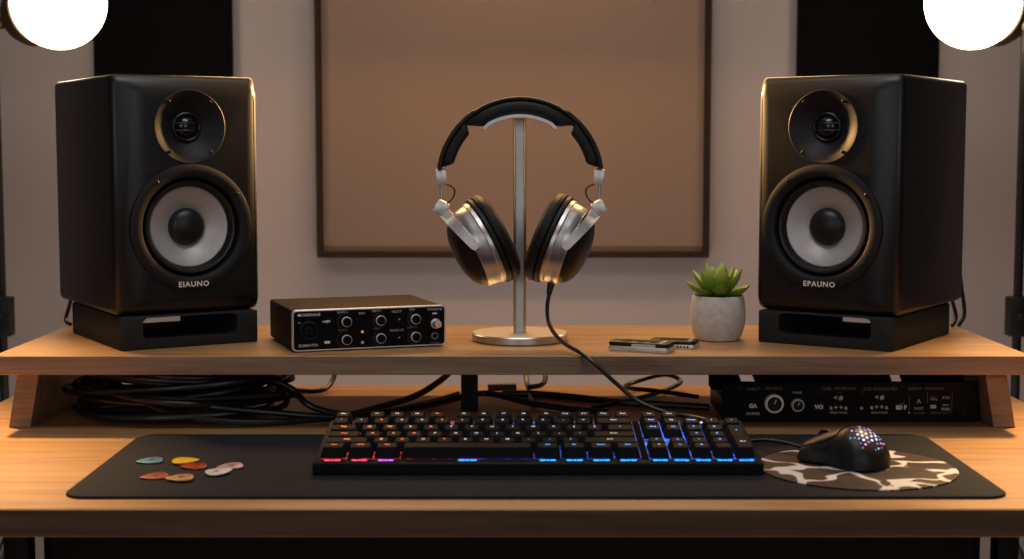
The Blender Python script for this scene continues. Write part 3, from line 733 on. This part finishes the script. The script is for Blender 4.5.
# ------------------------------------------------------------------ mouse
ms = thing('computer_mouse', 'black wired gaming mouse with glowing dots on the round pad', 'mouse', (.3365, 1.4690, MT+.002), R(42))
ML = .0885
def mprof(t):      # t 0 rear .. 1 nose  -> half width, height
    hw = .0285*(1-.10*math.exp(-((t-.58)/.17)**2))
    e = 1.0
    if t < .22: e = math.sqrt(max(0, 1-((.22-t)/.22)**2.3))
    if t > .90: e = (1-((t-.90)/.10)**2.5*.45)
    hw *= .25+.75*e if t > .5 else max(.05, e)
    if t < .40: h_ = .0150+.0252*math.sin(math.pi/2*t/.40)**.85
    else: h_ = .0402-(t-.40)**1.2*.0420
    if t > .96: h_ *= 1-(t-.96)*4
    return hw, h_
def msurf(t, phi, off=0.):
    """phi 0 = right base, pi = left base"""
    hw, h_ = mprof(t)
    c, s_ = math.cos(phi), math.sin(phi); n_ = .86
    x = hw*math.copysign(abs(c)**n_, c)*(1.0-.10*math.sin(min(s_, 1)*math.pi)*0); z = .0022+(h_-.0022)*abs(s_)**.86
    # thumb waist on both sides
    z = min(z, h_)
    x *= 1-.10*math.exp(-((t-.6)/.18)**2)*math.exp(-((s_-.35)/.3)**2)
    y = -ML/2+ML*t
    p_ = Vector((x, y, z))
    if off:
        cc = Vector((0, y*.8, .010)); p_ = p_+(p_-cc).normalized()*off
    return p_
NPH = 28
secs = []
for k in range(41):
    t = k/40; t = .004+.992*t
    secs.append([msurf(t, math.pi*j/NPH) for j in range(NPH+1)])
MB().sweep(secs).build('shell', 'mouse', ms, smooth=50)
def patch(t0, t1, p0, p1, off, mname, name, n=14, m_=10, par=None, shape=None):
    b = bmesh.new(); g = []
    for i in range(n+1):
        t = t0+(t1-t0)*i/n; a, c_ = (p0, p1) if shape is None else shape(t)
        g.append([b.verts.new(msurf(t, a+(c_-a)*j/m_, off)) for j in range(m_+1)])
    for i in range(n):
        for j in range(m_): b.faces.new((g[i][j], g[i][j+1], g[i+1][j+1], g[i+1][j]))
    bmesh.ops.recalc_face_normals(b, faces=list(b.faces))
    ext = bmesh.ops.extrude_face_region(b, geom=list(b.faces))
    for v in [q for q in ext['geom'] if isinstance(q, bmesh.types.BMVert)]:
        v.co += (Vector((0, v.co.y*.8, .008))-v.co).normalized()*(abs(off)+.0008)
    bmesh.ops.recalc_face_normals(b, faces=list(b.faces))
    mb = MB(); mb._take(b, 0, None); return mb.build(name, mname, par or ms, smooth=50)
patch(.50, .985, R(54), R(86), .0010, 'mouse', 'button'); patch(.50, .985, R(94), R(140), .0010, 'mouse', 'button', shape=lambda t: (R(94), R(136)-R(10)*max(0, (.62-t)/.12)))
patch(.34, .97, R(146), R(177), .0012, 'mousedark', 'thumb_grip', n=22, shape=lambda t: (R(177)-R(33)*max(.02, 1-abs((t-.655)/.32)**2.6), R(177.5)))
patch(.55, .74, R(150), R(156), .0024, 'mouse', 'side_button')
hw_, hh_ = mprof(.80)
MB().lathe([(.0, -.003), (.0085, -.003), (.0092, -.0015), (.0092, .0015), (.0085, .003), (0, .003)], 32, T=TR(0, -ML/2+ML*.78, mprof(.78)[1]-.0035, ry=R(90))).build('scroll_wheel', 'mousedark', ms)
# glowing hexagonal dots on the hump
lt = {}
cnt = 0
for i in range(8):
    for j in range(-4, 5):
        t = .055+.040*i; phi = R(95+(j+(.5 if i % 2 else 0))*11.5)
        dist = math.hypot((t-.20)/.17, (math.degrees(phi)-95)/42)
        if dist > 1 or (dist > .6 and random.random() < .3): continue
        p_ = msurf(t, phi, .0003); tu = (msurf(t+.01, phi)-msurf(t-.01, phi)).normalized(); tv = (msurf(t, phi+.04)-msurf(t, phi-.04)).normalized()
        nn = tu.cross(tv).normalized()
        if nn.dot(p_-Vector((0, p_.y*.8, .01))) < 0: nn = -nn
        m_ = random.choice(['D_white', 'D_white', 'D_pink', 'D_violet']) if dist < .55 else random.choice(['D_violet', 'D_cyan', 'D_pink', 'D_violet'])
        rr = .0014 if dist < .5 else random.uniform(.0007, .0012)
        TT = axisM(p_, nn, tu)
        MB().prism([(rr*math.cos(R(60*q)), rr*math.sin(R(60*q))) for q in range(6)], -.0006, .0003, T=TT).build('light_dot', m_, ms, smooth=0)
        cnt += 1
def ml(x, y, z):   # world -> mouse local
    v = Matrix.Rotation(-R(42), 3, 'Z') @ Vector((x-.3365, y-1.4690, 0)); return (v.x, v.y, z-MT-.002)
mc = MB().tube([(0, ML/2-.004, .0085), (0, ML/2+.004, .0085), (0, ML/2+.012, .0085), ml(.288, 1.527, .0145), ml(.270, 1.548, .0135), ml(.252, 1.575, .0075), ml(.225, 1.600, .0052), ml(.19, 1.615, .0052)], .0019, 10, n=10).build('mouse_cable', 'cable', ms)
MB().tube([(0, ML/2-.006, .0085), (0, ML/2+.003, .0085), (0, ML/2+.011, .0085)], .0029, 12).build('strain_relief', 'rubber', mc)

# ------------------------------------------------------------------ rack unit under the shelf
RX0, RX1, RZ = .247, .5475, .0490
rk = thing('rack_processor', 'wide black rack audio unit with two ringed dials under the shelf', 'audio rack unit', ((RX0+RX1)/2, 1.720, 0))
rw = (RX1-RX0)/2
MB().box(-rw+.002, .003, .003, rw-.002, .12, .028, .001).build('case', 'black_metal', rk)
p = MB().box(-rw, 0, .002, rw, .004, RZ, .0006, 1)
def RF(x, y): return FRONT((x-512)*.0011775-(RX0+RX1)/2, -.0002, (423-y)*.00122)
def rt(s, x, y, size, mi=1, **k): p.text(s, size, mi=mi, T=RF(x, y), **k)
rt('MATRICS', 773, 389.5, .0050, 3); rt('PHASE', 796.5, 393.5, .0038, 1); rt('INPUT', 753, 390, .0050, 3)
rt('GA', 752.5, 406.5, .0066, 2, bold=.0003); rt('SOURCE', 752.5, 414, .0042, 1, bold=.0001)
rt('W3', 818.5, 407.5, .0066, 2, bold=.0003)
rt('CUEL  MATRIXAS', 837.5, 389.5, .0052, 3); rt('<> <>', 838, 393.5, .003, 3); rt('< #', 837.5, 398.5, .0072, 1, bold=.0003); rt('a + + a', 838, 408, .0072, 1, bold=.0003); rt('PRESS MODE', 838, 413, .0036, 1)
rt('o', 861, 408, .0070, 1, bold=.0002)
rt('CUE TATION MD', 879, 390, .0052, 3); rt('< #', 878.5, 398, .0072, 1, bold=.0003); rt('a + + a', 878.5, 407.5, .0072, 1, bold=.0003); rt('BASE MODE', 879, 413, .0036, 1)
rt('EXPE', 901, 404.5, .0030, 3); rt('ED F', 900.5, 408, .0062, 2, bold=.0004)
rt('DISPLAY - CONTROLS', 925, 389.5, .0042, 3)
rt('A', 918, 402, .0075, 1); rt('WEST', 918, 409, .0044, 1); rt('PROCESS', 918.5, 413.3, .0034, 3)
rt('IN', 932, 398, .0050, 3); rt('LEVEL', 933, 400, .0034, 1); p.prism(rrect(.0068, .0042, .0006), 0, .0003, mi=4, T=RF(932.5, 407)); rt('GROUP', 935, 413.3, .0036, 3)
rt('RTN', 945, 398.5, .0044, 1); rt('SEND', 945, 405.5, .003, 1); rt('PEAK', 945, 409.5, .0044, 1, bold=.0001); rt('OUT 1', 946, 413.3, .0034, 3)
for x, y0, y1 in ((908.5, 396, 413), (926.5, 393, 404), (951, 392, 413)):
    p.box(-.0002, -.0002, 0, .0002, .0002, (y1-y0)*.00122, mi=3, T=TR((x-512)*.0011775-(RX0+RX1)/2, -.0002, (423-y1)*.00122))
p.prism(rrect(.0018, .0018, .0008), 0, .0003, mi=2, T=RF(908.5, 413))
p.build('front_panel', ['panel', 'greyprint', 'white', 'dimprint', 'greyprint'], rk, smooth=0)
for x, y, r_, big in ((773, 403.6, .0112, 1), (796.5, 405, .0076, 0)):
    T = RF(x, y)
    k = MB().lathe([(r_, 0), (r_, .006), (r_*.95, .0072), (r_*.76, .0074), (r_*.74, .0065)], 48, T=T).build('dial', 'knobrim' if big else 'greyprint', rk)
    MB().lathe([(r_*.76, .004), (r_*.74, .007), (r_*.64, .0076), (r_*.60, .0066), (0, .0066)], 48, T=T).build('dial_face', 'wave', k)
    MB().box(-.0006, 0, .0, .0006, .0008, r_*.5, T=TR((x-512)*.0011775-(RX0+RX1)/2, -.0075, (423-y)*.00122, ry=R(20))).build('pointer', 'greyprint', k)
for x, y in ((738.5, 389), (817.5, 394), (861, 394), (964, 414.5)):
    MB().lathe([(.0026, 0), (.0026, .0012), (.0018, .0016), (.0012, .0008), (0, .0008)], 18, T=RF(x, y)).build('screw', 'wave', rk)
for x in (-rw+.025, rw-.025):
    for y in (.02, .10):
        MB().lathe([(0, 0), (.008, 0), (.0075, .0034), (0, .0034)], 20, T=TR(x, y, 0)).build('rubber_foot', 'rubber', rk)

# ------------------------------------------------------------------ cables
def cable(name, pts, r, label, cat='cable', group=None, m_='cable', n=10):
    o = MB().tube(pts, r, 10, n=n).build(name, m_)
    return tag(o, label, cat, group)
# coil under the left of the shelf
pts = []
cx, cy = -.400, 1.785
for k in range(3, 14*14):
    a = 2*math.pi*k/14; L_ = k//14
    rx = .118+.016*math.sin(L_*2.1+1)+.004*math.sin(a*2+L_); ry = .086+.012*math.sin(L_*1.7)+.004*math.cos(a*3+L_)
    z = .0045+.0035*(k/14)+.010*math.sin(a+L_*.9)*(.3 if L_ < 2 else 1)+.004
    z = min(max(z, .0042), .060)
    pts.append((cx+rx*math.cos(a)+.008*math.sin(L_*2.6), cy+ry*math.sin(a)+.006*math.cos(L_*3.1), z))
pts += [(-.285, 1.79, .050), (-.33, 1.86, .048), (-.43, 1.875, .050), (-.515, 1.82, .052), (-.505, 1.76, .044), (-.44, 1.706, .026), (-.36, 1.688, .012), (-.29, 1.703, .010), (-.25, 1.72, .012)] if False else [(-.262, 1.75, .035), (-.24, 1.735, .018), (-.20, 1.745, .006), (-.15, 1.775, .0045), (-.10, 1.84, .0045), (-.07, 1.90, .0045)]
cable('cable_coil', pts, .0039, 'coiled bundle of black cable under the left part of the shelf', n=4)
cable('coil_tie', [( -.272+.006*math.cos(2*math.pi*k/16), 1.80+.012*math.sin(2*math.pi*k/8)*.3, .004+.0) for k in range(2)]+[(-.268, 1.802, .010)], .003, 'tie') if False else None
under = 'loose cables under the shelf'
cable('cable', [(-.50, 1.79, .057), (-.46, 1.725, .040), (-.40, 1.694, .018), (-.33, 1.688, .008), (-.27, 1.700, .0055), (-.205, 1.735, .0048), (-.165, 1.80, .0048), (-.125, 1.86, .008), (-.095, 1.905, .020), (-.075, 1.935, .036), (-.06, 1.97, .060)], .0042, 'black cable rising from the coil toward the centre post under the shelf', group=under)
cable('cable', [(-.49, 1.755, .050), (-.43, 1.705, .035), (-.35, 1.695, .024), (-.28, 1.706, .015), (-.215, 1.725, .0065), (-.17, 1.755, .0042), (-.10, 1.815, .006), (-.066, 1.84, .010), (-.03, 1.86, .012), (.02, 1.82, .007), (.07, 1.79, .0045), (.115, 1.765, .0045)], .0038, 'black cable running behind the centre post to the middle of the desk', group=under)
cable('cable', [(-.012, 1.905, .0045), (.03, 1.90, .0046), (.08, 1.875, .0046), (.13, 1.84, .0046), (.19, 1.82, .0046), (.242, 1.80, .0046)], .0045, 'thickest black cable leading right to the rack unit', group=under)
cable('cable', [(.018, 1.99, .040), (.019, 1.965, .016), (.022, 1.93, .0055), (.024, 1.86, .0042), (.028, 1.82, .0042)], .0034, 'short cable hanging straight down right of the headphone stand, under the shelf', group=under)
cable('cable', [(.043, 1.985, .050), (.045, 1.96, .022), (.040, 1.925, .0135), (.022, 1.905, .0125)], .0034, 'short cable curving down beside the straight hanging one, under the shelf', group=under)
cable('cable', [(.10, 1.80, .0042), (.155, 1.86, .0045), (.20, 1.925, .0050), (.225, 1.955, .012), (.205, 1.965, .020), (.165, 1.955, .012), (.150, 1.92, .010), (.185, 1.87, .0135), (.235, 1.845, .010)], .0030, 'looped thin cable on the desk left of the rack unit', group=under)
cable('cable', [(-.235, 1.985, .040), (-.24, 1.95, .012), (-.255, 1.925, .0045), (-.30, 1.935, .0045), (-.36, 1.94, .0045)], .0034, 'thin cable dropping behind the coil at the rear of the desk', group=under)
o = MB().tube([(-.032, 1.945, .006), (-.005, 1.947, .0062), (.006, 1.947, .0062)], .0052, 12).build('cable_connector', 'housing'); tag(o, 'short brown cable connector lying on the desk behind the shelf post', 'connector')
# speaker leads
cable('speaker_lead', [(-.580, 1.970, .19), (-.586, 1.978, .15), (-.592, 1.975, .118), (-.596, 1.965, .094), (-.585, 1.948, .0902)], .0026, 'thin black lead hanging behind the left loudspeaker', group='speaker leads')
cable('speaker_lead', [(.565, 1.945, .23), (.586, 1.948, .185), (.594, 1.948, .140), (.598, 1.945, .105), (.588, 1.935, .0900)], .0026, 'black lead hanging behind the right loudspeaker, the outer of two', group='speaker leads')
cable('speaker_lead', [(.560, 1.940, .19), (.572, 1.948, .160), (.580, 1.948, .130), (.586, 1.942, .102), (.578, 1.93, .0900)], .0026, 'black lead hanging behind the right loudspeaker, the inner of two', group='speaker leads')

# ------------------------------------------------------------------ lamps on stands
def lamp(sx, label):
    LY = 2.30
    px_ = .790 if sx > 0 else -.797
    th = thing('studio_lamp', label, 'lamp', (px_, LY, FZ), 0, 'globe lamps')
    bz = .5463-FZ; bxx = (.7075 if sx > 0 else -.696)-px_
    MB().lathe([(.0722*math.cos(R(a)), .0722*math.sin(R(a))) for a in range(-90, 91, 6)], 64, T=TR(bxx, 0, bz)).build('bulb', 'bulb', th)
    ax = Vector((sx*.80, .55, -.22)).normalized()
    T = axisM(Vector((bxx, 0, bz)), ax, (0, 0, 1))
    MB().lathe([(.050, .054), (.052, .055), (.050, .075), (.040, .092), (.028, .104), (0, .106)], 48, T=T).build('lamp_holder', 'housing', th)
    MB().tube([(bxx+ax.x*.098, ax.y*.098, bz+ax.z*.098), (0, 0, bz-.035)], .009, 12, smooth=False).build('bracket', 'housing', th)
    MB().lathe([(0, 0), (.012, 0), (.013, .004), (.013, .016), (.010, .020), (0, .020)], 20, T=TR(0, -.016, bz-.04, rx=R(90))).build('tilt_knob', 'black_metal', th)
    MB().lathe([(0, .25), (.0070, .25), (.0070, bz+.02), (0, bz+.02)], 20).build('pole', 'black_metal', th)
    cl = MB().box(-.016, -.014, .770, .016, .014, .832, .003).build('clamp', 'black_metal', th)
    MB().tube([(0, -.012, .80), (-sx*.0, -.032, .80)], .007, 10, smooth=False).build('clamp_knob', 'black_metal', cl)
    for k in range(3):
        a = R(90+120*k)
        MB().tube([(0, 0, .45), (.12*math.cos(a), .12*math.sin(a), .20), (.26*math.cos(a), .26*math.sin(a), .008)], .008, 10, smooth=False).build('leg', 'black_metal', th)
lamp(-1, 'glowing globe lamp on a black stand behind the left loudspeaker')
lamp(1, 'glowing globe lamp on a black stand behind the right loudspeaker')

# ------------------------------------------------------------------ lights
def area(name, loc, target, size, power, col, sizey=None, spread=180):
    l = bpy.data.lights.new(name, 'AREA'); l.energy = power; l.color = col; l.size = size
    if sizey: l.shape = 'RECTANGLE'; l.size_y = sizey
    l.spread = R(spread)
    o = bpy.data.objects.new(name, l); C.objects.link(o); o.location = loc
    o.rotation_euler = (Vector(target)-Vector(loc)).to_track_quat('-Z', 'Y').to_euler(); return o
def spot(name, loc, target, power, col, ang, blend=.8, rad=.08):
    l = bpy.data.lights.new(name, 'SPOT'); l.energy = power; l.color = col; l.spot_size = R(ang); l.spot_blend = blend; l.shadow_soft_size = rad
    o = bpy.data.objects.new(name, l); C.objects.link(o); o.location = loc
    o.rotation_euler = (Vector(target)-Vector(loc)).to_track_quat('-Z', 'Y').to_euler(); return o
area('overhead_fill', (0, 1.10, 1.55), (0, 1.6, 0), .9, 7.2, (1, .95, .95), .5)  # added fill from above, not a lamp of the room
for sx in (-1, 1):
    spot('side_warm_spot', (sx*.98, 2.12, 1.15), (sx*.76, 1.47, 0), 250, (1, .60, .24), 40, 1., .06)
    area('front_fill', (sx*.9, -.7, .75), (sx*.15, 1.7, .15), .9, 4.0, (1, .97, .97), .9)  # front area light is added fill, something bright for the metals to reflect
    spot('edge_spot', (sx*.60, 2.32, .63), (-sx*.275, 1.80, .36), 330, (1, .55, .20), 11, .7, .06)  # added spot, boosts the globe lamps' glint on the cabinet edges
area('rear_warm_strip', (0, 2.42, .72), (0, 1.85, .05), 1.0, 7, (1, .54, .20), .08)
spot('panel_wash', (0, 2.36, 1.02), (0, 2.70, .62), 6.5, (1, .62, .34), 85, 1., .08)
area('wall_wash', (0, 1.9, 1.9), (0, 2.70, .30), 1.8, 6, (1, .90, .85), .3)
area('low_wall_wash', (0, 2.12, -.30), (0, 2.70, .15), 1.7, 3.2, (1, .88, .82), .10)  # added light hidden behind the desk to brighten the lower wall
wd = bpy.data.worlds.new('dim_room'); wd.use_nodes = True; sc.world = wd
wd.node_tree.nodes['Background'].inputs[0].default_value = (.95, .88, .85, 1); wd.node_tree.nodes['Background'].inputs[1].default_value = .035

# ------------------------------------------------------------------ camera
cam = bpy.data.cameras.new('camera'); co = bpy.data.objects.new('camera', cam); C.objects.link(co)
cam.sensor_width = 36; cam.lens = 1480/1024*36
th_ = math.atan(129.5/1480)
co.location = (0, 0, .32); co.rotation_euler = (math.pi/2-th_, 0, 0)
cam.dof.use_dof = True; cam.dof.focus_distance = 1.72; cam.dof.aperture_fstop = 6.2
cam.clip_start = .05
sc.camera = co
sc.view_settings.view_transform = 'Standard'; sc.view_settings.look = 'None'
sc.cycles.use_denoising = True
sc.cycles.sample_clamp_indirect = 4
